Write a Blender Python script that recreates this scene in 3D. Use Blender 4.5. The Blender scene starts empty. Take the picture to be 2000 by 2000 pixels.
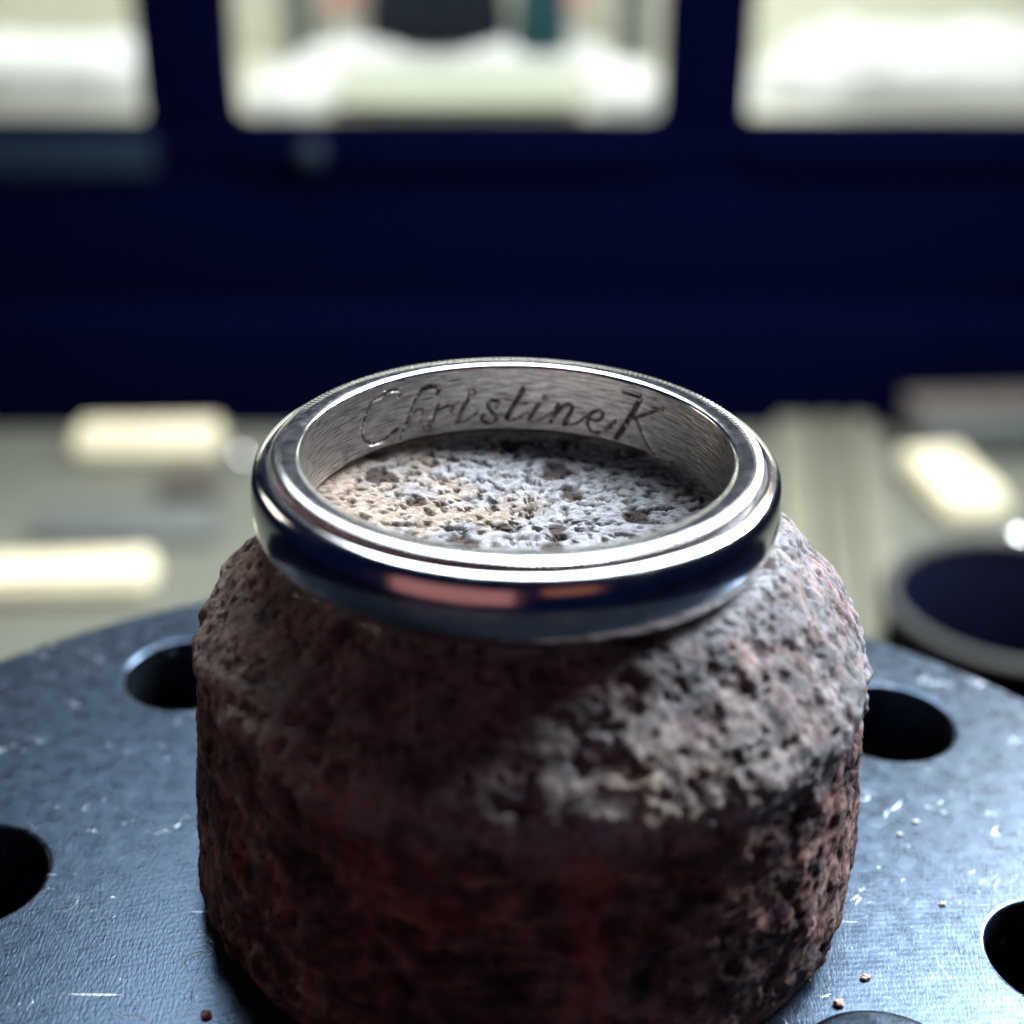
import bpy, bmesh, math, random
import numpy as np
from mathutils import Matrix, Vector

# All sizes below are written in millimetres and scaled to metres (MM).
# Origin: centre of the ring's upper rim. Z up, camera looks towards +Y and down.
MM = 0.001
random.seed(7)
RNG = np.random.default_rng(11)
scn = bpy.context.scene
C = scn.collection

# ------------------------------------------------------------------ camera
CAM = Vector((-0.1535, -52.894, 24.097))
PITCH, ROLL = 0.472942, 0.022424
fw = Vector((0, math.cos(PITCH), -math.sin(PITCH)))
up0 = Vector((0, math.sin(PITCH), math.cos(PITCH)))
rt0 = Vector((1, 0, 0))
rt = rt0 * math.cos(ROLL) + up0 * math.sin(ROLL)
up = up0 * math.cos(ROLL) - rt0 * math.sin(ROLL)
cam_data = bpy.data.cameras.new('camera')
cam = bpy.data.objects.new('camera', cam_data)
C.objects.link(cam)
M = Matrix.Identity(4)
for i in range(3):
    M[i][0], M[i][1], M[i][2], M[i][3] = rt[i], up[i], -fw[i], CAM[i] * MM
cam.matrix_world = M
cam_data.sensor_width = 36.0
cam_data.lens = 36.0 * 2900 / 2000
cam_data.clip_start = 0.004
cam_data.clip_end = 20.0
cam_data.dof.use_dof = True
cam_data.dof.focus_distance = 60.8 * MM
cam_data.dof.aperture_fstop = 27.5
scn.camera = cam

# ------------------------------------------------------------------ world and lamps
world = bpy.data.worlds.new('World')
scn.world = world
world.use_nodes = True
bg = world.node_tree.nodes['Background']
bg.inputs['Color'].default_value = (0.015, 0.07, 0.36, 1)
bg.inputs['Strength'].default_value = 0.040

def area_lamp(name, loc, target, sx, sy, color, radiance, spread=180):
    """rectangular lamp; radiance is what a mirror would show of it"""
    d = bpy.data.lights.new(name, 'AREA')
    d.shape = 'RECTANGLE'
    d.size, d.size_y = sx * MM, sy * MM
    d.color = color
    d.energy = radiance * math.pi * sx * sy * MM * MM
    d.spread = math.radians(spread)
    o = bpy.data.objects.new(name, d)
    C.objects.link(o)
    o.location = Vector(loc) * MM
    o.rotation_euler = (Vector(target) - Vector(loc)).to_track_quat('-Z', 'Y').to_euler()
    return o

area_lamp('back_softbox', (48, 152, 212), (0, 0, 0), 270, 92, (0.86, 0.93, 1.0), 12.5)
area_lamp('right_softbox', (165, 130, 150), (0, 0, 0), 110, 110, (0.90, 0.95, 1.0), 46.0)
area_lamp('rosy_front_glow', (-80, -180, 0), (0, 0, 0), 175, 118, (1.0, 0.41, 0.36), 0.29)  # added lamp, stands in for the viewer's hands mirrored in the band
area_lamp('orange_front_glow', (72, -180, 40), (0, 0, 0), 75, 75, (1.0, 0.36, 0.18), 0.20)  # second added lamp, varies the mirrored skin tone towards the right
area_lamp('bench_fill', (0, 212, 110), (0, 206, -120), 250, 70, (1.0, 0.96, 0.86), 2.1, 62)  # added unseen fill that brightens the bench and its pale boxes
area_lamp('small_warm_lamp', (108, 178, 118), (0, 0, 0), 18, 18, (1.0, 0.76, 0.5), 30.0)
area_lamp('left_window', (-300, 170, 80), (0, 0, -5), 110, 120, (1.0, 0.93, 0.80), 2.6)

scn.view_settings.view_transform = 'Standard'
scn.view_settings.look = 'None'
scn.view_settings.exposure = 0.3
scn.view_settings.gamma = 1.0
scn.view_settings.use_curve_mapping = False
scn.render.engine = 'CYCLES'
scn.cycles.use_denoising = True
scn.cycles.max_bounces = 8
scn.cycles.caustics_reflective = True
scn.cycles.blur_glossy = 0.6
scn.cycles.caustics_refractive = False
scn.cycles.sample_clamp_indirect = 6.0

# ------------------------------------------------------------------ numpy noise
_perm = RNG.permutation(512)
_grad = RNG.normal(size=(512, 3)); _grad /= np.linalg.norm(_grad, axis=1)[:, None]
def perlin(p):
    i = np.floor(p).astype(int); f = p - i
    w = f * f * f * (f * (f * 6 - 15) + 10)
    out = np.zeros(len(p))
    for dx in (0, 1):
        for dy in (0, 1):
            for dz in (0, 1):
                h = _perm[(_perm[(_perm[(i[:, 0] + dx) & 511] + i[:, 1] + dy) & 511] + i[:, 2] + dz) & 511]
                g = _grad[h]
                dot = g[:, 0] * (f[:, 0] - dx) + g[:, 1] * (f[:, 1] - dy) + g[:, 2] * (f[:, 2] - dz)
                out += dot * (w[:, 0] if dx else 1 - w[:, 0]) * (w[:, 1] if dy else 1 - w[:, 1]) * (w[:, 2] if dz else 1 - w[:, 2])
    return out * 1.5
def fbm(p, octaves=4, gain=0.5):
    s = np.zeros(len(p)); a = 1.0
    for k in range(octaves):
        s += a * perlin(p * (2.03 ** k) + 17.3 * k); a *= gain
    return s
def sstep(a, b, x):
    t = np.clip((x - a) / (b - a), 0, 1)
    return t * t * (3 - 2 * t)

# ------------------------------------------------------------------ mesh helpers
def link(name, me, mat=None, parent=None):
    o = bpy.data.objects.new(name, me)
    C.objects.link(o)
    if mat: me.materials.append(mat)
    if parent: o.parent = parent
    return o
def mesh(verts, faces, smooth=True, sharp=None):
    me = bpy.data.meshes.new('m')
    me.from_pydata([tuple(v) for v in np.asarray(verts, float) * MM], [], faces)
    if smooth:
        me.polygons.foreach_set('use_smooth', [True] * len(me.polygons))
        if sharp: me.set_sharp_from_angle(angle=math.radians(sharp))
    me.update()
    return me
def grid_mesh(P, wrap=True, smooth=True):
    """P: (rows, cols, 3) array; wraps in columns"""
    r, c, _ = P.shape
    idx = np.arange(r * c).reshape(r, c)
    if wrap: nxt = np.roll(idx, -1, axis=1)
    else: idx, nxt = idx[:, :-1], idx[:, 1:]
    f = np.stack([idx[:-1], nxt[:-1], nxt[1:], idx[1:]], -1).reshape(-1, 4)
    me = bpy.data.meshes.new('m')
    v = (P.reshape(-1, 3) * MM).astype(np.float32)
    me.vertices.add(len(v)); me.vertices.foreach_set('co', v.ravel())
    me.loops.add(len(f) * 4); me.loops.foreach_set('vertex_index', f.ravel().astype(np.int32))
    me.polygons.add(len(f))
    me.polygons.foreach_set('loop_start', np.arange(0, len(f) * 4, 4, dtype=np.int32))
    me.update(calc_edges=True)
    if smooth: me.polygons.foreach_set('use_smooth', np.ones(len(f), dtype=bool))
    me.validate()
    return me
def attr(me, name, vals):
    a = me.attributes.new(name, 'FLOAT', 'POINT')
    a.data.foreach_set('value', np.asarray(vals, np.float32).ravel())
def lathe(profile, n, closed=True):
    """profile: list of (r, z), turned about Z"""
    p = np.array(profile, float)
    if closed: p = np.vstack([p, p[:1]])
    a = np.arange(n) * 2 * math.pi / n
    P = np.stack([p[:, 0][:, None] * np.cos(a), p[:, 0][:, None] * np.sin(a), np.repeat(p[:, 1][:, None], n, 1)], -1)
    return P
def box(cx, cy, cz, sx, sy, sz, bevel=0.6, seg=2):
    bm = bmesh.new()
    bmesh.ops.create_cube(bm, size=1)
    for v in bm.verts:
        v.co = Vector(((v.co.x * sx + cx), (v.co.y * sy + cy), (v.co.z * sz + cz))) * MM
    if bevel: bmesh.ops.bevel(bm, geom=bm.edges[:], offset=bevel * MM, segments=seg, affect='EDGES', profile=0.6)
    me = bpy.data.meshes.new('m'); bm.to_mesh(me); bm.free()
    me.polygons.foreach_set('use_smooth', [True] * len(me.polygons)); me.set_sharp_from_angle(angle=math.radians(40))
    return me
def empty(name, loc=(0, 0, 0)):
    o = bpy.data.objects.new(name, None); C.objects.link(o); o.location = Vector(loc) * MM
    o.empty_display_size = 0.005
    return o
def tag(o, label=None, cat=None, group=None, kind=None):
    if label: o['label'] = label
    if cat: o['category'] = cat
    if group: o['group'] = group
    if kind: o['kind'] = kind
    return o
# the room stands a touch off the vise's own level
ROOM = Matrix.Translation(CAM * MM) @ Matrix.Rotation(-ROLL, 4, fw) @ Matrix.Translation(-CAM * MM)
def room(o):
    o.matrix_world = ROOM @ o.matrix_basis
    return o

# ------------------------------------------------------------------ node helpers
class Mat:
    def __init__(s, name):
        s.m = bpy.data.materials.new(name); s.m.use_nodes = True
        s.t = s.m.node_tree; s.b = s.t.nodes['Principled BSDF']; s.out = s.t.nodes['Material Output']
    def n(s, typ, **kw):
        nd = s.t.nodes.new(typ)
        for k, v in kw.items():
            if k in nd.inputs.keys(): s.put(nd.inputs[k], v)
            else: setattr(nd, k, v)
        return nd
    def put(s, sock, v):
        if isinstance(v, bpy.types.NodeSocket): s.t.links.new(v, sock)
        else: sock.default_value = v
    def set(s, **kw):
        for k, v in kw.items(): s.put(s.b.inputs[k.replace('_', ' ')], v)
        return s
    def coords(s, scale=(1000, 1000, 1000), rot=(0, 0, 0)):
        tc = s.n('ShaderNodeTexCoord'); mp = s.n('ShaderNodeMapping')
        s.t.links.new(tc.outputs['Object'], mp.inputs['Vector'])
        mp.inputs['Scale'].default_value = scale; mp.inputs['Rotation'].default_value = rot
        return mp.outputs[0]
    def noise(s, vec, scale, detail=4, rough=0.5, dist=0.0):
        nd = s.n('ShaderNodeTexNoise'); s.t.links.new(vec, nd.inputs['Vector'])
        nd.inputs['Scale'].default_value = scale; nd.inputs['Detail'].default_value = detail
        nd.inputs['Roughness'].default_value = rough; nd.inputs['Distortion'].default_value = dist
        return nd.outputs['Fac']
    def ramp(s, fac, stops):
        nd = s.n('ShaderNodeValToRGB'); s.t.links.new(fac, nd.inputs['Fac'])
        e = nd.color_ramp.elements
        while len(e) < len(stops): e.new(0.5)
        for q, (p, c) in zip(e, stops):
            q.position = p; q.color = c if len(c) == 4 else (*c, 1)
        return nd.outputs['Color']
    def math(s, op, a, b=0.0, c=0.0, clamp=False):
        nd = s.n('ShaderNodeMath', operation=op); nd.use_clamp = clamp
        s.put(nd.inputs[0], a); s.put(nd.inputs[1], b); s.put(nd.inputs[2], c)
        return nd.outputs[0]
    def mix(s, fac, a, b):
        nd = s.n('ShaderNodeMix', data_type='RGBA')
        s.put(nd.inputs[0], fac); s.put(nd.inputs[6], a); s.put(nd.inputs[7], b)
        return nd.outputs[2]
    def maprange(s, v, a, b, c=0.0, d=1.0):
        nd = s.n('ShaderNodeMapRange'); s.put(nd.inputs[0], v)
        for i, q in enumerate((a, b, c, d)): nd.inputs[i + 1].default_value = q
        return nd.outputs[0]
    def bump(s, h, strength, dist_mm, normal=None):
        nd = s.n('ShaderNodeBump'); s.t.links.new(h, nd.inputs['Height'])
        nd.inputs['Strength'].default_value = strength; nd.inputs['Distance'].default_value = dist_mm * MM
        if normal: s.t.links.new(normal, nd.inputs['Normal'])
        return nd.outputs['Normal']
    def attr(s, name):
        nd = s.n('ShaderNodeAttribute'); nd.attribute_name = name
        return nd.outputs['Fac']
def G(v): return (v, v, v, 1)

# --- white gold, polished
m = Mat('polished_white_gold'); v = m.coords()
sm = m.noise(v, 0.9, 5, 0.6)
m.set(Base_Color=(0.80, 0.79, 0.80, 1), Metallic=1.0, Roughness=m.maprange(sm, 0.3, 0.75, 0.10, 0.19))
m.set(Normal=m.bump(m.noise(v, 5, 4, 0.6), 0.06, 0.05))
GOLD = m.m
# --- rim face: satin, handled
m = Mat('satin_white_gold'); v = m.coords()
sm = m.noise(v, 1.6, 5, 0.65)
m.set(Base_Color=m.ramp(sm, [(0.3, (0.70, 0.71, 0.74)), (0.7, (0.86, 0.86, 0.87))]), Metallic=1.0,
      Roughness=m.maprange(sm, 0.3, 0.75, 0.12, 0.20))
m.set(Normal=m.bump(m.noise(v, 9, 4, 0.65), 0.045, 0.05))
RIM = m.m
# --- inner wall: drawn lines run round the bore (u = arc, v = height)
m = Mat('brushed_inner_wall')
uv = m.n('ShaderNodeUVMap').outputs[0]
mp = m.n('ShaderNodeMapping'); m.t.links.new(uv, mp.inputs[0]); mp.inputs['Scale'].default_value = (0.55, 9.0, 1)
l1 = m.noise(mp.outputs[0], 1.6, 5, 0.6, 0.3)
mp2 = m.n('ShaderNodeMapping'); m.t.links.new(uv, mp2.inputs[0]); mp2.inputs['Scale'].default_value = (0.9, 22.0, 1)
l2 = m.noise(mp2.outputs[0], 2.0, 3, 0.6)
lines = m.math('ADD', m.math('MULTIPLY', l1, 0.7), m.math('MULTIPLY', l2, 0.3))
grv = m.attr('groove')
col = m.ramp(lines, [(0.40, (0.15, 0.125, 0.12)), (0.48, (0.50, 0.47, 0.45)), (0.58, (0.80, 0.78, 0.73))])
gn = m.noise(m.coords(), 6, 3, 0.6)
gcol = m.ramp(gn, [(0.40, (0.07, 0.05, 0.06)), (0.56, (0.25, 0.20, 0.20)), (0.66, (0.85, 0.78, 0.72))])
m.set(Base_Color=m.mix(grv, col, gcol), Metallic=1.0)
m.set(Roughness=m.math('ADD', m.maprange(lines, 0.3, 0.7, 0.36, 0.24), m.math('MULTIPLY', grv, 0.02)))
m.set(Normal=m.bump(lines, 0.8, 0.05))
WALL = m.m

# --- porous brown stone
m = Mat('porous_brown_stone'); v = m.coords()
dust = m.attr('dust'); pit = m.attr('pit')
n1 = m.noise(v, 0.55, 6, 0.6, 0.4); n2 = m.noise(v, 2.6, 5, 0.65); n3 = m.noise(v, 0.16, 3, 0.5)
vst = m.coords((520, 520, 820), (0.5, 0.35, 0))
n4 = m.noise(vst, 1.1, 5, 0.6, 0.6)
brown = m.ramp(n4, [(0.33, (0.014, 0.012, 0.018)), (0.45, (0.065, 0.044, 0.050)), (0.56, (0.19, 0.105, 0.088)), (0.70, (0.36, 0.25, 0.21))])
n5 = m.noise(m.coords((420, 420, 70)), 1.0, 4, 0.6, 0.5)
brown = m.mix(m.maprange(n5, 0.61, 0.73, 0.0, 0.75), brown, (0.34, 0.095, 0.060, 1))
brown = m.mix(m.attr('rust'), brown, (0.36, 0.13, 0.09, 1))
grey = m.ramp(n2, [(0.30, (0.11, 0.10, 0.10)), (0.46, (0.29, 0.30, 0.325)), (0.66, (0.50, 0.52, 0.555))])
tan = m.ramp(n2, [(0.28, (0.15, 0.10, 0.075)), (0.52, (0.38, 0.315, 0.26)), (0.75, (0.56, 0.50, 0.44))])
sx = m.n('ShaderNodeSeparateXYZ'); m.t.links.new(v, sx.inputs[0])
wz = m.math('ADD', m.math('MULTIPLY', sx.outputs[0], -0.03), m.math('ADD', n1, m.math('MULTIPLY', n3, 0.6)))
top = m.mix(m.math('MAXIMUM', m.maprange(wz, 0.80, 1.02), m.attr('tan')), grey, tan)  # tan attribute: warm highlight painted on the front-right edge
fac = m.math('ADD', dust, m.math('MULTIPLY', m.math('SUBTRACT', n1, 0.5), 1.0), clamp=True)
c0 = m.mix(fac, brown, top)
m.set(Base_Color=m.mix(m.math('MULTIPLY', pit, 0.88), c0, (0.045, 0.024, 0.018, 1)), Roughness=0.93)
m.b.inputs['Specular IOR Level'].default_value = 0.15
nb = m.bump(m.noise(v, 4.2, 6, 0.7), 0.55, 0.20)
m.set(Normal=m.bump(m.noise(v, 13, 3, 0.6), 0.4, 0.06, nb))
STONE = m.m

# --- turned steel plate, scratched
m = Mat('turned_steel'); v = m.coords()
big = m.noise(v, 0.09, 3, 0.5)
mott = m.noise(v, 1.1, 5, 0.62)
tick = m.noise(m.coords((9500, 2600, 1000), (0, 0, 0.12)), 0.9, 3, 0.6)
dv = m.n('ShaderNodeVectorMath', operation='DISTANCE'); m.t.links.new(v, dv.inputs[0]); dv.inputs[1].default_value = (30, -150, -20)
rings = m.math('SINE', m.math('MULTIPLY', dv.outputs['Value'], 21.0))
# curled hair scratches: thin contour lines of a noise, kept in patches
def hair(scale, width, seed, keep):
    mv = m.n('ShaderNodeVectorMath', operation='ADD'); m.t.links.new(v, mv.inputs[0]); mv.inputs[1].default_value = (seed, seed * 2.3, 0)
    a = m.math('ABSOLUTE', m.math('SUBTRACT', m.noise(mv.outputs[0], scale, 1.5, 0.4, 1.2), 0.5))
    line = m.maprange(a, width, 0.0)
    k = m.maprange(m.noise(mv.outputs[0], scale * 0.9, 2, 0.5), keep, keep + 0.05)
    return m.math('MULTIPLY', line, k)
s1 = hair(0.42, 0.006, 13.0, 0.60)
s2 = hair(0.8, 0.010, 41.0, 0.62)
spk = m.maprange(m.noise(v, 3.4, 2, 0.5), 0.735, 0.79)
vs = m.coords((220, 2600, 1000), (0, 0, -0.16))
s3 = m.math('MULTIPLY', m.maprange(m.noise(vs, 1.0, 1, 0.3), 0.765, 0.79), 0.6)
scr = m.math('MAXIMUM', m.math('MAXIMUM', s1, s2), m.math('MAXIMUM', m.math('MULTIPLY', spk, 0.8), s3))
base = m.ramp(mott, [(0.30, (0.045, 0.067, 0.100)), (0.55, (0.060, 0.088, 0.128)), (0.75, (0.085, 0.120, 0.168))])
m.set(Base_Color=m.mix(scr, base, (0.62, 0.68, 0.75, 1)), Metallic=m.maprange(scr, 0, 1, 0.92, 0.35))
m.set(Roughness=m.maprange(mott, 0.3, 0.75, 0.24, 0.36))
hgt = m.math('ADD', m.math('MULTIPLY', tick, 1.0), m.math('ADD', m.math('MULTIPLY', rings, 0.04), m.math('MULTIPLY', scr, 0.8)))
m.set(Normal=m.bump(hgt, 0.36, 0.04))
STEEL = m.m

def plain(name, color, rough=0.5, metal=0.0, nscale=0.2, var=0.15, bump=0.0, spec=0.5):
    m = Mat(name); v = m.coords()
    nz = m.noise(v, nscale, 4, 0.6)
    lo = tuple(c * (1 - var) for c in color); hi = tuple(min(1, c * (1 + var)) for c in color)
    m.set(Base_Color=m.ramp(nz, [(0.3, lo), (0.7, hi)]), Roughness=rough, Metallic=metal)
    m.b.inputs['Specular IOR Level'].default_value = spec
    if bump: m.set(Normal=m.bump(m.noise(v, nscale * 12, 3), bump, 0.1))
    return m.m
NAVY = plain('navy_black_lacquer', (0.00015, 0.001, 0.0145), 0.85, spec=0.03)
TEAL = plain('dark_teal_panel', (0.002, 0.016, 0.036), 0.55)
BODY = plain('blackened_steel', (0.0005, 0.0012, 0.008), 0.8, spec=0.04)
BENCH = plain('pale_sage_bench', (0.128, 0.138, 0.112), 0.75, 0, 0.03, 0.10)
IVORY = plain('ivory_card', (0.95, 0.82, 0.60), 0.6)
SLATE = plain('slate_blue_grey', (0.115, 0.13, 0.13), 0.6)
TAUPE = plain('taupe', (0.10, 0.085, 0.075), 0.7)
STRIP = plain('pale_olive_wood', (0.185, 0.187, 0.14), 0.6)
STRIPD = plain('dull_olive_wood', (0.135, 0.14, 0.105), 0.6)
CLOTH = plain('white_cloth', (0.86, 0.87, 0.92), 0.9, 0, 0.1, 0.04)
CREAM = plain('cream_lining', (0.72, 0.72, 0.64), 0.9, 0, 0.04, 0.06)
SAGE = plain('sage_pad', (0.50, 0.53, 0.45), 0.9, 0, 0.05, 0.08)
INK = plain('ink_blue_velvet', (0.002, 0.006, 0.02), 0.95)
INKT = plain('ink_teal_velvet', (0.012, 0.06, 0.085), 0.95)
PINK = plain('rose_pink_card', (0.75, 0.38, 0.36), 0.8)
ALU = plain('dull_aluminium', (0.15, 0.15, 0.145), 0.5, 0.9)
DULL = plain('dull_grey_enamel', (0.035, 0.036, 0.034), 0.8)
BRIGHT = plain('bright_nickel', (0.85, 0.86, 0.88), 0.2, 1.0)
CRUMB = plain('pinkish_grit', (0.62, 0.42, 0.36), 0.9, 0, 2.0, 0.3)
CRUMBW = plain('pale_grit', (0.75, 0.74, 0.70), 0.9, 0, 2.0, 0.2)
CRUMBD = plain('dark_grit', (0.02, 0.02, 0.025), 0.9, 0, 2.0, 0.3)
m = Mat('clear_pane')
tr = m.n('ShaderNodeBsdfTransparent'); gl = m.n('ShaderNodeBsdfGlossy'); gl.inputs['Roughness'].default_value = 0.02
tr.inputs[0].default_value = (0.97, 0.985, 0.98, 1)
fr = m.n('ShaderNodeFresnel'); fr.inputs['IOR'].default_value = 1.45
ms = m.n('ShaderNodeMixShader'); m.t.links.new(fr.outputs[0], ms.inputs[0]); m.t.links.new(tr.outputs[0], ms.inputs[1]); m.t.links.new(gl.outputs[0], ms.inputs[2])
m.t.links.new(ms.outputs[0], m.out.inputs['Surface'])
PANE = m.m
m = Mat('lit_tube'); m.set(Base_Color=(0, 0, 0, 1), Emission_Color=(1.0, 0.97, 0.9, 1), Emission_Strength=5.0)
TUBE = m.m

# ------------------------------------------------------------------ bench
o = link('bench_top', box(0, 217, -123, 900, 134, 6, 0.8), BENCH); tag(o, kind='structure'); room(o)

o = link('unseen_dark_base', box(0, -40, -123.5, 900, 379, 7, 0.8), BODY); tag(o, kind='structure'); room(o)  # added unseen dark surface, keeps pale bench out of the ring's reflections

# ------------------------------------------------------------------ display cabinet behind the bench
YF, YB = 281.0, 376.0        # front and inner back
ZS, ZT = -49.7, 70.0         # sill and top of the panes
cab = empty('display_cabinet', (0, 300, -126))
def cpart(name, me, mat):
    p = link(name, me, mat, cab); p.matrix_parent_inverse = Matrix.Translation(-Vector((0, 300, -126)) * MM)
    return p
openings = [(-175.0, -82.6), (-61.9, 33.3), (52.6, 175.0)]
cpart('plinth', box(0, YF + 49, -95.5, 470, 98, 67, 0.8), NAVY)                 # z -129 .. -62
for (a, b) in ((-82.6, -61.9), (33.3, 52.6)):
    cpart('mullion', box((a + b) / 2, YF + 5, (ZS + ZT) / 2, b - a, 9, ZT - ZS - 0.4, 1.6, 3), NAVY)
for a, b in ((-190, -175), (175, 190)):
    cpart('mullion', box((a + b) / 2, YF + 5, (ZS + ZT) / 2, b - a, 9, ZT - ZS - 0.4, 1.0), NAVY)
cpart('bottom_rail', box(0, YF + 5.2, (ZS - 62) / 2 + 0.1, 380, 9.6, 11.9, 0.6), NAVY)
cpart('top_rail', box(0, YF + 5.2, ZT + 7, 380, 9.6, 13.6, 0.8), NAVY)
cpart('roof', box(0, 332, ZT + 16, 384, 102, 4, 0.6), NAVY)
cpart('back_panel', box(0, YB + 2, 4, 380, 4, 131, 0.3), CREAM)
cpart('floor_board', box(0, (YF + 10 + YB) / 2 + 0.5, -53.0, 380, YB - YF - 11, 2.4, 0.3), CREAM)
for s in (-1, 1):
    cpart('side_panel', box(s * 192, 330, 4, 3.4, 96, 130, 0.3), CREAM)
# lower corners of the openings are filleted
def fillet(x, sgn, r=2.4):
    n = 7
    vs = []
    for y in (YF + 1.2, YF + 8.8):
        vs.append((x, y, ZS - 0.3))
        for k in range(n + 1):
            a = math.pi / 2 * k / n
            vs.append((x + sgn * r * (1 - math.sin(a)), y, ZS + r * (1 - math.cos(a))))
    h = n + 2
    fs = [list(range(h)), list(range(2 * h - 1, h - 1, -1))]
    for k in range(h): fs.append([k, (k + 1) % h, h + (k + 1) % h, h + k][::-1])
    me = mesh(vs, fs, smooth=False)
    bm = bmesh.new(); bm.from_mesh(me); bmesh.ops.recalc_face_normals(bm, faces=bm.faces[:]); bm.to_mesh(me); bm.free()
    return me
for x, s in ((-82.6, -1), (-61.9, 1), (33.3, -1), (52.6, 1)):
    cpart('corner_fillet', fillet(x + s * -0.2, s), NAVY)
cpart('kick_board', box(0, YF - 4.4, -110.5, 470, 8.6, 37, 0.5, 2), NAVY)
for a, b in openings:
    cpart('pane', box((a + b) / 2, YF + 7.5, (ZS + ZT) / 2, b - a - 0.4, 1.2, ZT - ZS - 0.4, 0), PANE)
dr = [(-135, -80.5, TEAL), (-62, 33, NAVY), (52, 140, NAVY)]
for a, b, mt in dr:
    df = cpart('drawer_front', box((a + b) / 2, YF - 0.4, -56.2, b - a, 2.0, 8.6, 0.5), mt)
    if a == -62: mid_drawer = df
kb = cpart('drawer_knob', grid_mesh(lathe([(0.01, 0), (2.2, 0), (3.0, 1.2), (3.2, 2.4), (2.4, 3.6), (0.01, 3.9)], 24, False)), TEAL)
kb.parent = mid_drawer; kb.matrix_parent_inverse = Matrix.Identity(4)
kb.data.transform(Matrix.Translation(Vector((-45, YF - 1.2, -55.4)) * MM) @ Matrix.Rotation(math.pi / 2, 4, 'X'))
tube = cpart('light_tube', grid_mesh(lathe([(0.01, -150), (3, -149), (3, 149), (0.01, 150)], 16, False)), TUBE)
tube.data.transform(Matrix.Translation(Vector((0, YF + 24, ZT - 2)) * MM) @ Matrix.Rotation(math.pi / 2, 4, 'Y'))
tag(cab, 'black framed display cabinet with three brightly lit glass panes behind the bench', 'cabinet')
room(cab)
lamp = area_lamp('cabinet_lamp', (0, YF + 30, ZT - 6), (0, YF + 42, -60), 330, 26, (0.97, 1.0, 0.90), 11.0)
lamp.matrix_world = ROOM @ lamp.matrix_basis

def cushion(name, cx, cy, z0, sx, sy, sz, mat, seed, lump=0.14):
    """soft rounded pad with an uneven top"""
    nu, nv = 72, 26
    a = np.arange(nu) * 2 * math.pi / nu
    t = np.linspace(0, 1, nv)
    ph = t * math.pi / 2
    ex = 0.55
    cx_ = np.sign(np.cos(a)) * np.abs(np.cos(a)) ** ex; sy_ = np.sign(np.sin(a)) * np.abs(np.sin(a)) ** ex
    R = np.cos(ph) ** 0.6; Z = np.sin(ph) ** 0.8
    P = np.stack([R[:, None] * cx_ * sx / 2, R[:, None] * sy_ * sy / 2, np.repeat((Z * sz)[:, None], nu, 1)], -1)
    q = P.reshape(-1, 3)
    nz = fbm(q / 13.0 + seed * 5.7, 3)
    q[:, 2] *= 1 + lump * 2.2 * nz
    q[:, :2] *= (1 + lump * 0.4 * nz)[:, None]
    me = grid_mesh(q.reshape(nv, nu, 3))
    o = link(name, me, mat); o.location = Vector((cx, cy, z0)) * MM
    return o
FZ = -51.8
o = cushion('display_cushion', -112, 322, FZ, 58, 40, 13.5, CLOTH, 1, 0.08); tag(o, 'white display cushion behind the left pane of the cabinet', 'cushion', 'white cushions in the cabinet'); room(o)
o = cushion('display_cushion', 112, 324, FZ, 104, 44, 14.0, CLOTH, 2, 0.16); tag(o, 'wide lumpy white display cushion behind the right pane of the cabinet', 'cushion', 'white cushions in the cabinet'); room(o)
o = cushion('display_cushion', -53, 318, FZ, 20, 34, 6.5, CLOTH, 3); tag(o, 'small white cushion in the lower left corner of the middle pane', 'cushion', 'white cushions in the cabinet'); room(o)
o = cushion('display_cushion', 27, 318, FZ, 18, 36, 7, CLOTH, 4); tag(o, 'small white cushion in the lower right corner of the middle pane', 'cushion', 'white cushions in the cabinet'); room(o)
o = link('display_pad', box(-13, 316, FZ + 2.0, 58, 42, 3.8, 1.2), SAGE); tag(o, 'flat sage green pad between the two small cushions in the middle pane', 'pad'); room(o)
o = cushion('display_cushion', -16, 356, FZ, 88, 26, 8.5, CLOTH, 6, 0.1); tag(o, 'long white cushion under the dark velvet bust', 'cushion', 'white cushions in the cabinet'); room(o)
# dark velvet bust on the long cushion
b = empty('jewellery_bust', (-20, 354, FZ + 7))
prof = [(0.01, 0), (15.0, 0), (16.5, 1.5), (16.5, 8), (15.2, 16), (14.5, 26), (16.5, 34), (17, 42), (13, 50), (8, 54), (6.2, 60), (6, 68), (0.01, 69)]
me = grid_mesh(lathe(prof, 48, False)); me.transform(Matrix.Diagonal((1.12, 0.6, 1, 1)))
link('torso', me, INK, b)
tag(b, 'dark blue velvet bust in the middle pane of the cabinet', 'bust'); room(b)
b = empty('velvet_pouch', (7.5, 350, FZ + 6.5))
me = cushion('body', 0, 0, 0, 15, 11, 17, INKT, 9, 0.2); me.parent = b
kn = link('tie', grid_mesh(lathe([(3.6, 14.2), (3.9, 15.2), (3.6, 16.2), (5.2, 20), (0.01, 19)], 24, False)), INK, b)
tag(b, 'small teal pouch standing right of the dark bust', 'pouch'); room(b)
for x, lab in ((-45, 'pink card standing left of the dark bust'), (14.5, 'pink card standing right of the dark bust')):
    o = link('price_card', box(x, 362, FZ + 21, 11, 1.2, 12, 0.3), PINK)
    tag(o, lab, 'card', 'pink cards in the cabinet'); room(o)
    if True:
        st = link('card_stand', box(x, 364, FZ + 12.5, 4, 2, 25, 0.4), CREAM); st.parent = o
o = link('lining_strip', box(-58, 366, -10, 7, 3, 84, 0.5), SLATE); tag(o, 'grey upright strip at the left of the middle pane', 'strip', 'upright strips in the cabinet'); room(o)
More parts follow.
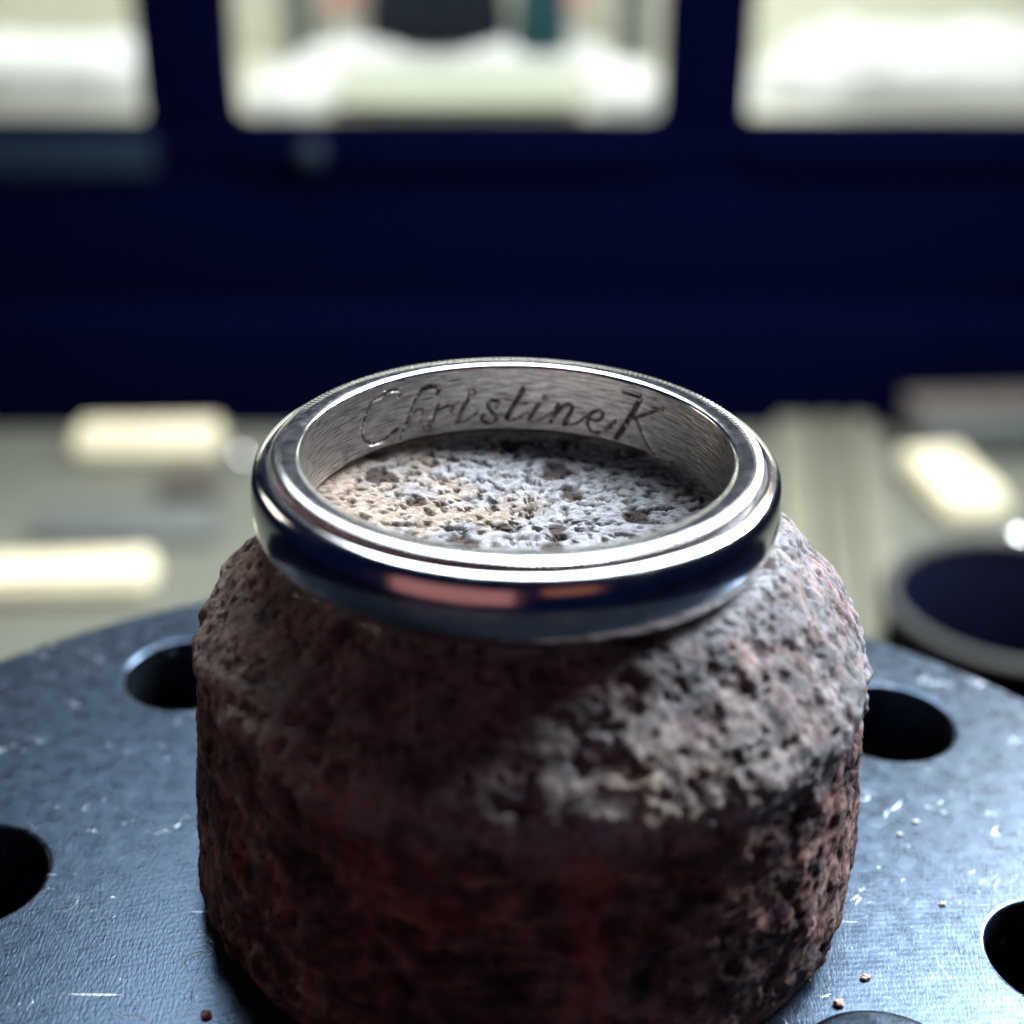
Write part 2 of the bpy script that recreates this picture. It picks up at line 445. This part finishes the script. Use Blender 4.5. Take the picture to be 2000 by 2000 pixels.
o = link('lining_strip', box(33, 366, -10, 7, 3, 84, 0.5), SLATE); tag(o, 'grey upright strip at the right of the middle pane', 'strip', 'upright strips in the cabinet'); room(o)

# ------------------------------------------------------------------ things on the bench
BZ = -120.0
def tray(name, cx, cy, sx, sy, sz, rz, mat_body, mat_top, label, cat, group=None, inset=1.6):
    e = empty(name, (cx, cy, BZ)); e.rotation_euler.z = math.radians(rz)
    link('box_body', box(0, 0, sz * 0.45, sx, sy, sz * 0.9, sz * 0.4, 4), mat_body, e)
    link('lid', box(0, 0, sz * 0.95, sx - inset, sy - inset, sz * 0.14, 0.5), mat_top, e)
    tag(e, label, cat, group); room(e)
    return e
tray('ring_box', -84, 259, 33, 13, 6, 2, IVORY, IVORY, 'long ivory box at the far left under the cabinet', 'box', 'ivory boxes on the bench')
tray('ring_box', -88, 195, 38, 11, 6, 4, IVORY, IVORY, 'ivory box at the left edge nearest the steel plate', 'box', 'ivory boxes on the bench')
tray('ring_box', 95, 236, 15, 28, 6, 9, IVORY, IVORY, 'bright ivory box at the right behind the black tube', 'box', 'ivory boxes on the bench')
tray('tool_tray', -80, 220, 38, 13, 3, 0, SLATE, SLATE, 'flat slate grey tray between the two ivory boxes at left', 'tray')
tray('leather_block', -70, 238, 13, 9, 5, 8, TAUPE, TAUPE, 'small brown block in front of the far left ivory box', 'block')
tray('pewter_case', 112, 262, 44, 14, 12, 4, SLATE, TAUPE, 'dull grey case at the far right under the cabinet', 'case')
# slats lying away from the viewer at the right
for x0, y0, x1, y1, w, mt, lab in ((67, 274, 50, 160, 7.5, STRIP, 'pale olive slat nearest the stone, lying along the bench'),
                                  (75.5, 274, 58.5, 160, 6.5, STRIPD, 'dull dark slat between two pale olive slats'),
                                  (83, 275, 66, 160, 5.0, STRIP, 'pale olive slat beside the bright ivory box')):
    L = math.hypot(x1 - x0, y1 - y0)
    o = link('wooden_slat', box(0, 0, 1.5, w, L, 3, 0.5), mt)
    o.location = Vector(((x0 + x1) / 2, (y0 + y1) / 2, BZ)) * MM
    o.rotation_euler.z = -math.atan2(x1 - x0, y1 - y0) + math.pi
    tag(o, lab, 'slat', 'slats on the bench'); room(o)
def bead(x, y, r, mat, lab):
    e = empty('pin', (x, y, BZ))
    link('head', grid_mesh(lathe([(0.01, 2 * r), (r * 0.7, 1.7 * r), (r, r), (r * 0.7, 0.3 * r), (0.01, 0)], 20, False)), mat, e)
    link('stem', grid_mesh(lathe([(0.4, 1.9 * r), (0.4, 4 * r), (0.01, 4.1 * r)], 8, False)), mat, e)
    tag(e, lab, 'pin', 'bright pins on the bench'); room(e)
bead(-61, 250, 2.4, BRIGHT, 'bright round pin left of the ring')
bead(-126, 278, 4.0, ALU, 'dull round pin at the left edge below the cabinet')
# black tube with a pale rim at the right
t = empty('steel_tube', (56.5, 90.5, BZ))
RT = 14.2
link('tube_wall', grid_mesh(lathe([(RT, 0), (RT, 58), (RT - 0.2, 58.8), (RT - 0.9, 58.8), (RT - 0.9, 0)], 64)), BODY, t)
link('rim', grid_mesh(lathe([(RT + 0.1, 57.6), (RT + 0.7, 57.8), (RT + 0.9, 59.6), (RT + 0.5, 60.1), (RT - 0.6, 60.1), (RT - 0.9, 59.4), (RT - 0.85, 58.9), (RT + 0.1, 58.9)], 96)), DULL, t)
link('tube_floor', grid_mesh(lathe([(0.01, 1.0), (RT - 1, 1.0), (RT - 1, 0), (0.01, 0)], 48)), BODY, t)
tag(t, 'black open tube with a grey rim right of the stone', 'tube'); room(t)
bead_e = empty('bright_stud', (61.5, 107.0, -67)); link('stud_head', grid_mesh(lathe([(0.01, 6.8), (1.5, 6.2), (2.2, 4.6), (1.5, 3), (0.8, 2.6)], 24, False)), BRIGHT, bead_e)
link('stud_post', grid_mesh(lathe([(0.8, 3), (0.8, -53), (2.5, -53), (0.01, -53)], 16, False)), ALU, bead_e)
tag(bead_e, 'shiny stud on a thin post behind the black tube', 'stud'); room(bead_e)

# ------------------------------------------------------------------ vise: round steel face plate on a dark body
ZP = -20.0
PC, PR = (-0.972, -13.328), 38.494
HR = 3.315
HOLES = [(-17.25, 13.488), (-23.50, -2.652), (19.484, 10.517), (23.40, -6.033)]
vise = empty('engraving_vise', (PC[0], PC[1], -120))
def vpart(name, me, mat):
    p = link(name, me, mat, vise); p.matrix_parent_inverse = Matrix.Translation(-Vector((PC[0], PC[1], -120)) * MM)
    return p
def circle_spline(cu, cx, cy, r, n, z=0):
    sp = cu.splines.new('POLY'); sp.points.add(n - 1); sp.use_cyclic_u = True
    for k in range(n):
        a = 2 * math.pi * k / n
        sp.points[k].co = ((cx + r * math.cos(a)) * MM, (cy + r * math.sin(a)) * MM, 0, 1)
cu = bpy.data.curves.new('plate_outline', 'CURVE'); cu.dimensions = '2D'; cu.fill_mode = 'BOTH'
TH, BV = 5.0, 0.22
circle_spline(cu, *PC, PR, 256)
for h in HOLES: circle_spline(cu, *h, HR, 72)
cu.extrude = (TH / 2 - BV) * MM; cu.bevel_depth = BV * MM; cu.bevel_resolution = 2; cu.offset = -BV * MM
tmp = bpy.data.objects.new('tmp', cu); C.objects.link(tmp)
bpy.context.view_layer.update()
dg = bpy.context.evaluated_depsgraph_get()
me = bpy.data.meshes.new_from_object(tmp.evaluated_get(dg))
bpy.data.objects.remove(tmp); bpy.data.curves.remove(cu)
me.transform(Matrix.Translation((0, 0, (ZP - TH / 2) * MM)))
me.polygons.foreach_set('use_smooth', [True] * len(me.polygons)); me.set_sharp_from_angle(angle=math.radians(24))
me.materials.clear()
vpart('face_plate', me, STEEL)
P = lathe([(0.01, -24.9), (33, -24.9), (35, -26.5), (35, -60), (30, -66), (30, -110), (44, -114), (44, -120), (0.01, -120)], 96, False)
P[..., 0] += PC[0]; P[..., 1] += PC[1]
vpart('vise_body', grid_mesh(P), BODY)
P = lathe([(0.01, ZP + 0.10), (3.25, ZP + 0.10), (3.5, ZP + 0.02), (3.55, ZP - 0.3)], 64, False)[::-1]
P[..., 0] += 14.39; P[..., 1] += -12.87
vpart('flush_plug', grid_mesh(P), STEEL)
tag(vise, 'round blue grey steel face plate with drilled holes, scratched, under the stone', 'vise')

# ------------------------------------------------------------------ stone
SX, SY = 0.75, 0.15
prof = [(0.02, -3.60), (5, -3.58), (8.6, -3.56), (9.8, -3.60), (10.4, -3.85), (11.3, -4.8), (12.3, -5.95), (13.2, -7.0), (13.58, -7.6), (13.72, -8.4), (13.70, -9.4), (13.78, -10.8), (13.95, -12.8), (14.2, -15), (14.35, -17.4), (14.3, -19.0), (14.05, -19.7), (13.5, -20.0), (9, -20.0)]
pr = np.array(prof)
# smooth resample
t = np.concatenate([[0], np.cumsum(np.hypot(*np.diff(pr, axis=0).T))])
ts = np.concatenate([np.linspace(0, 10.4, 95), np.arange(10.5, t[-1], 0.088)])
def cr(tq):
    out = np.zeros((len(tq), 2))
    for k in range(2):
        mt = np.gradient(pr[:, k], t)
        i = np.clip(np.searchsorted(t, tq) - 1, 0, len(t) - 2)
        h = t[i + 1] - t[i]; s = (tq - t[i]) / h
        out[:, k] = (2*s**3-3*s**2+1)*pr[i, k] + (s**3-2*s**2+s)*h*mt[i] + (-2*s**3+3*s**2)*pr[i+1, k] + (s**3-s**2)*h*mt[i+1]
    return out
pp = cr(ts)
NA = 760
P = lathe([tuple(q) for q in pp], NA, False)
tn = np.gradient(pp, axis=0); tn /= np.linalg.norm(tn, axis=1)[:, None]
nr, nz_ = -tn[:, 1], tn[:, 0]            # outward normal in profile (r, z)
a = np.arange(NA) * 2 * math.pi / NA
N = np.stack([nr[:, None] * np.cos(a), nr[:, None] * np.sin(a), np.repeat(nz_[:, None], NA, 1)], -1).reshape(-1, 3)
q = P.reshape(-1, 3).copy()
rr = np.hypot(q[:, 0], q[:, 1]); zz = q[:, 2]
flat = 1 - sstep(9.3, 10.8, rr) * 1.0
flat[zz < -4.2] = 0
inring = 1 - sstep(8.2, 8.6, rr)          # stone surface inside the bore
under = sstep(8.2, 8.6, rr) * (1 - sstep(9.5, 10.0, rr)) * (zz > -4)
shoulder = (1 - flat) * sstep(-9.8, -8.2, zz)
side = 1 - sstep(-9.8, -8.2, zz)
low = fbm(q / 5.2 + 3.1, 3)
mid = fbm(q / 1.5 + 9.7, 4)
fine = fbm(q / 0.42 + 1.3, 3)
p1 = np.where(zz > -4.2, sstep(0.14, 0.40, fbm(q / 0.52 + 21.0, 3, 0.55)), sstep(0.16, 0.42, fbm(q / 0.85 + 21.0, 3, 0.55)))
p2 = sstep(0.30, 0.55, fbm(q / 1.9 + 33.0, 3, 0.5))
rim_z = np.exp(-((zz + 8.2 + 0.9 * low) / 0.9) ** 2)
d = -0.17 * flat * p1 * 1.0 - 0.10 * flat * inring * p2 + 0.035 * fine * (0.5 + side) \
    + (1 - flat) * (0.18 * low + 0.15 * mid) - (1 - flat) * (0.13 * p1 + 0.16 * p2) + 0.20 * rim_z * (0.2 + mid)
# the big pits beside each other on the left of the top, as seen inside the ring
for (hx, hy, hw, hl, dp) in ((-4.6, -1.6, 0.34, 0.55, 0.5), (-3.4, -1.7, 0.34, 0.40, 0.6), (-3.3, -0.4, 0.30, 0.70, 0.45), (-2.1, -0.2, 0.20, 0.35, 0.35),
                             (0.5, -3.1, 0.35, 0.5, 0.5), (2.6, -3.3, 0.3, 0.6, 0.5), (4.0, -3.0, 0.25, 0.7, 0.4), (3.6, -0.6, 0.25, 0.5, 0.4), (5.0, 1.6, 0.2, 0.6, 0.35), (-0.3, 1.0, 0.22, 0.35, 0.4), (0.9, -1.2, 0.2, 0.5, 0.35)):
    e = ((q[:, 0] - hx + 0.3 * mid) / (hl * 0.75)) ** 2 + ((q[:, 1] - hy + 0.3 * mid) / (hw * 0.7)) ** 2
    w = flat * inring * (1 - sstep(0.5, 1.25, e + 0.5 * fine))
    d -= dp * w; p2 = np.maximum(p2, w * 0.9)
d = d * (1 - 0.9 * under)
base_flat = sstep(-19.9, -19.3, zz); d *= np.where(side > 0.5, base_flat, 1)
q += N * d[:, None]
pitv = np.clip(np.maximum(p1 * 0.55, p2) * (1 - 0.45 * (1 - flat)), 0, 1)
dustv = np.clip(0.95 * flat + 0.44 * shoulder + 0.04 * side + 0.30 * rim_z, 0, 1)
warm_lit = np.exp(-(((q[:, 0] - 4.6) / 3.2) ** 2 + ((q[:, 1] + 12.2) / 3.0) ** 2 + ((zz + 7.2) / 1.7) ** 2)) * np.clip(0.9 + 1.2 * mid, 0, 1.2)  # warm highlight on the front-right shoulder edge, painted as tan colour
dustv = np.clip(dustv + 0.45 * warm_lit, 0, 1)  # dust raised there too, so the painted highlight comes out paler
wob = fbm(np.stack([q[:, 2] / 4.0, q[:, 2] * 0 + 3.3, q[:, 0] / 9.0], -1), 2)
rustv = np.exp(-((q[:, 0] - 2.2 - 1.1 * wob) / 0.9) ** 2) * (q[:, 1] < -8) * side * np.clip(0.75 + 0.9 * mid, 0, 1)
rustv += 0.8 * np.exp(-(((q[:, 0] + 4.0) / 2.2) ** 2 + ((zz + 11.5) / 2.0) ** 2)) * (q[:, 1] < -8) * side * np.clip(0.4 + 1.3 * mid, 0, 1)
q[:, 0] += SX; q[:, 1] += SY
me = grid_mesh(q.reshape(P.shape)[::-1])
attr(me, 'rust', np.clip(rustv, 0, 1).reshape(P.shape[:2])[::-1]); attr(me, 'tan', np.clip(warm_lit, 0, 1).reshape(P.shape[:2])[::-1]); attr(me, 'pit', pitv.reshape(P.shape[:2])[::-1]); attr(me, 'dust', dustv.reshape(P.shape[:2])[::-1])
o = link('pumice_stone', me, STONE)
tag(o, 'rough porous brown barrel shaped stone standing on the steel plate', 'stone')

# ------------------------------------------------------------------ ring
H = 3.45
RB = 8.432
ring = empty('wedding_ring', (0, 0, -H))
def rpart(name, me, mat):
    p = link(name, me, mat, ring); p.matrix_parent_inverse = Matrix.Translation((0, 0, H * MM))
    return p
# domed band between the two rails
dome = [(8.75, -0.52), (9.56, -0.52)]
_sh = [(9.63, -0.37), (9.67, -0.338), (9.72, -0.328), (9.80, -0.338), (9.90, -0.362), (10.0, -0.395), (10.08, -0.435), (10.15, -0.495), (10.22, -0.60), (10.29, -0.77), (10.345, -1.0), (10.385, -1.3), (10.40, -1.725)]
dome += _sh + [(r, -H - z) for r, z in _sh[:-1][::-1]]
dome += [(9.56, -H + 0.52), (8.75, -H + 0.52)]
me = grid_mesh(lathe(dome[::-1], 360)); me.set_sharp_from_angle(angle=math.radians(50))
rpart('domed_band', me, GOLD)
def rail(flip):
    """edge rail with a milgrain (beaded) outer corner"""
    nb, per = 230, 8
    n = nb * per
    p = [(8.80, -0.44), (RB + 0.02, -0.30), (RB + 0.015, -0.14), (RB + 0.07, -0.06), (RB + 0.20, -0.012), (8.80, 0.006), (9.10, 0.004), (9.30, -0.012), (9.42, -0.040),
         (9.50, -0.085), (9.555, -0.15), (9.575, -0.22), (9.56, -0.30), (9.50, -0.37), (9.42, -0.44)]
    if flip: p[0:5] = [(9.0, -0.46), (8.90, -0.30), (8.84, -0.12), (8.90, -0.03), (8.98, 0.0)]; p[5] = (9.04, 0.006)
    wgt = [0, 0, 0, 0, 0, 0, 0, 0.1, 0.45, 0.9, 1, 1, 0.7, 0.2, 0]
    P = lathe(p, n)
    a = np.arange(n)
    b = np.abs(np.sin(np.pi * a / per)) ** 0.8 - 0.65
    b = b * (1 + 0.25 * np.sin(a * 0.013) + 0.15 * np.sin(a * 0.041 + 1))
    ang = np.arange(n) * 2 * math.pi / n
    W = np.array(wgt + wgt[:1])[:, None] * b[None, :] * 0.13
    P[..., 0] += W * np.cos(ang); P[..., 1] += W * np.sin(ang); P[..., 2] += W * 0.55
    if flip:
        P[..., 2] = -H - P[..., 2]
        P = P[::-1]
    return grid_mesh(P[::-1])
rpart('milgrain_edge', rail(False), RIM)
rpart('milgrain_edge', rail(True), RIM)
# inner wall with the engraved name (arc length mm from the back, height mm)
STROKES = [
(0.093,[(-5.56,-0.85),(-5.45,-0.64),(-5.7,-0.54),(-6.08,-0.52),(-6.51,-0.65),(-6.96,-0.72),(-7.19,-0.93),(-7.39,-1.24),(-7.57,-1.62),(-7.64,-2.05),(-7.48,-2.4),(-7.16,-2.66),(-6.74,-2.73),(-6.38,-2.69),(-5.99,-2.51),(-5.65,-2.37)]),
(0.093,[(-3.68,-1.07),(-3.57,-0.9),(-3.83,-0.73),(-4.15,-0.71),(-4.42,-0.81),(-4.66,-1.09),(-4.86,-1.46),(-5.07,-1.94),(-5.23,-2.29),(-5.4,-2.63),(-5.53,-2.94)]),
(0.062,[(-5.11,-2.31),(-4.91,-1.94),(-4.67,-1.69),(-4.45,-1.69),(-4.37,-1.9),(-4.47,-2.26),(-4.62,-2.61)]),
(0.093,[(-3.64,-1.66),(-3.78,-2.08),(-3.89,-2.41),(-4.01,-2.62)]),
(0.07,[(-3.7,-1.94),(-3.48,-1.86),(-3.21,-1.75),(-2.99,-1.79),(-2.95,-1.97),(-3.06,-2.07)]),
(0.04,[(-4.4,-2.62),(-4.16,-2.51),(-3.99,-2.35)]),
(0.109,[(-2.26,-1.6),(-2.44,-1.84),(-2.62,-2.24),(-2.69,-2.58)]),
(0.056,[(-2.69,-2.58),(-2.51,-2.64),(-2.25,-2.51),(-2.0,-2.34),(-1.78,-2.14)]),
(0.037,[(-2.66,-2.27),(-2.77,-2.53),(-2.84,-2.74)]),
(0.047,[(-2.26,-1.28),(-2.19,-1.15),(-2.04,-1.12),(-1.94,-1.23),(-2.01,-1.34),(-2.15,-1.36),(-2.26,-1.28)]),
(0.04,[(-2.22,-1.36),(-2.28,-1.54)]),
(0.078,[(-0.96,-1.96),(-0.86,-1.74),(-1.14,-1.67),(-1.34,-1.8),(-1.3,-2.03),(-1.13,-2.27),(-0.95,-2.55),(-1.09,-2.72),(-1.34,-2.73),(-1.6,-2.6),(-1.6,-2.4),(-1.46,-2.37)]),
(0.121,[(0.21,-1.14),(0.01,-1.54),(-0.24,-2.01),(-0.48,-2.47)]),
(0.056,[(-0.53,-2.57),(-0.31,-2.64),(-0.01,-2.51),(0.28,-2.34),(0.47,-2.22)]),
(0.037,[(-0.56,-1.66),(-0.29,-1.66),(0.1,-1.82),(0.42,-1.81)]),
(0.102,[(0.96,-1.77),(0.75,-2.11),(0.55,-2.49),(0.55,-2.63)]),
(0.056,[(0.55,-2.63),(0.81,-2.66),(1.11,-2.5),(1.36,-2.29),(1.57,-2.09)]),
(0.041,[(1.11,-1.48),(1.16,-1.4),(1.25,-1.4),(1.29,-1.48),(1.23,-1.56),(1.14,-1.55),(1.11,-1.48)]),
(0.102,[(1.82,-1.78),(1.66,-2.17),(1.52,-2.58)]),
(0.093,[(1.62,-2.31),(1.91,-1.96),(2.21,-1.69),(2.43,-1.71),(2.42,-1.98),(2.27,-2.28),(2.13,-2.67)]),
(0.056,[(2.13,-2.67),(2.42,-2.63),(2.68,-2.52),(2.94,-2.29),(3.2,-2.09)]),
(0.078,[(3.2,-2.13),(3.57,-2.25),(3.83,-2.07),(3.91,-1.81),(3.64,-1.75),(3.37,-1.92),(3.21,-2.27),(3.22,-2.54),(3.41,-2.79),(3.73,-2.77),(4.05,-2.6),(4.31,-2.31),(4.56,-2.02)]),
(0.065,[(4.83,-0.64),(5.17,-0.6),(5.64,-0.63)]),
(0.13,[(5.76,-0.62),(5.46,-1.29),(5.15,-1.87),(4.89,-2.4),(4.63,-2.83)]),
(0.084,[(6.99,-0.84),(6.47,-1.08),(5.97,-1.37),(5.43,-1.68)]),
(0.056,[(6.4,-0.88),(6.69,-0.84),(6.99,-0.84)]),
(0.084,[(5.53,-1.67),(5.76,-1.97),(5.99,-2.36),(6.34,-2.79),(6.81,-3.14),(7.38,-3.16),(7.78,-3.02)]),
]
SM = 9.0
s_f = np.arange(-SM, SM + 1e-6, 0.024)
tot = 2 * math.pi * RB
S = np.concatenate([np.linspace(-tot / 2, -SM, 80)[1:-1], s_f, np.linspace(SM, tot / 2, 80)[1:]])
zr = np.concatenate([np.arange(-0.16, -3.06, -0.026), np.linspace(-3.08, -H + 0.08, 14)])
SS, ZZ = np.meshgrid(S, zr)
depth = np.zeros(SS.shape); edge = np.zeros(SS.shape)
def smooth_line(pts):
    p = np.array(pts, float)
    if len(p) < 3: return p
    e = np.vstack([2 * p[0] - p[1], p, 2 * p[-1] - p[-2]])
    out = []
    for i in range(1, len(e) - 2):
        for u in np.linspace(0, 1, 6, endpoint=False):
            out.append(0.5 * ((2 * e[i]) + (-e[i-1] + e[i+1]) * u + (2*e[i-1] - 5*e[i] + 4*e[i+1] - e[i+2]) * u*u + (-e[i-1] + 3*e[i] - 3*e[i+1] + e[i+2]) * u**3))
    out.append(p[-1])
    return np.array(out)
for hw, pts in STROKES:
    L = smooth_line(pts)
    c0 = np.searchsorted(S, L[:, 0].min() - 0.35); c1 = np.searchsorted(S, L[:, 0].max() + 0.35)
    sx, zx = SS[:, c0:c1], ZZ[:, c0:c1]
    D = np.full(sx.shape, 9.0)
    for (ax, az), (bx, bz) in zip(L[:-1], L[1:]):
        vx, vz = bx - ax, bz - az
        w = np.clip(((sx - ax) * vx + (zx - az) * vz) / max(vx * vx + vz * vz, 1e-9), 0, 1)
        D = np.minimum(D, np.hypot(sx - ax - w * vx, zx - az - w * vz))
    hh = max(hw * 0.98, 0.05)
    depth[:, c0:c1] = np.maximum(depth[:, c0:c1], np.clip(1 - (D / hh) ** 2, 0, 1) * min(0.125, hh * 1.0))
    edge[:, c0:c1] = np.maximum(edge[:, c0:c1], np.exp(-((D - hh * 1.12) / 0.022) ** 2))
inside = depth > 0.012
chat = fbm(np.stack([SS.ravel() / 0.10, ZZ.ravel() / 0.10, 0 * SS.ravel()], -1), 2).reshape(SS.shape)
R = RB + depth * (1 + 0.35 * chat) - 0.024 * edge * (~inside)
low_ch = np.clip((-3.05 - ZZ) / (H - 0.08 - 3.05), 0, 1)
R = R + 0.42 * low_ch ** 1.15
th = SS / RB
P = np.stack([R * np.sin(th), R * np.cos(th), ZZ], -1)
me = grid_mesh(P)
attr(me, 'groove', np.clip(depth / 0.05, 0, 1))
uvl = me.uv_layers.new(name='UVMap')
vi = np.empty(len(me.loops), np.int32); me.loops.foreach_get('vertex_index', vi)
uvs = np.stack([SS.ravel()[vi], ZZ.ravel()[vi]], -1).astype(np.float32)
uvl.data.foreach_set('uv', uvs.ravel())
w = rpart('engraved_inner_wall', me, WALL)
w['label'] = 'inner wall engraved with the words Christine K in script'
tag(ring, 'polished white gold ring with beaded edges, engraved inside, lying on the stone', 'ring')

# ------------------------------------------------------------------ grit on the plate
def grit(x, y, r, mat, lab, seed):
    bm = bmesh.new(); bmesh.ops.create_icosphere(bm, subdivisions=2, radius=1)
    rs = random.Random(seed)
    for v in bm.verts:
        v.co *= (0.75 + 0.5 * rs.random()); v.co.x *= 1.25; v.co.z *= 0.75
        v.co *= r * MM
    me = bpy.data.meshes.new('m'); bm.to_mesh(me); bm.free()
    o = link('grit_grain', me, mat); o.location = Vector((x, y, ZP + r * 0.55)) * MM
    tag(o, lab, 'grit', 'grains on the steel plate')
grit(-11.64, -10.44, 0.187, CRUMB, 'brown grain at the lower left foot of the stone', 1)
grit(13.26, -9.09, 0.187, CRUMB, 'pinkish grain beside the arc of the flush plug', 2)
grit(14.63, -7.66, 0.158, CRUMB, 'pinkish grain a little above the flush plug', 3)
grit(19.0, 2.38, 0.122, CRUMBW, 'pale grain below the hole at the right of the stone, upper of two', 4)
grit(18.04, 1.43, 0.115, CRUMBW, 'pale grain below the hole at the right of the stone, lower of two', 5)
grit(18.86, -3.19, 0.122, CRUMBW, 'pale grain left of the hole at the right edge', 7)
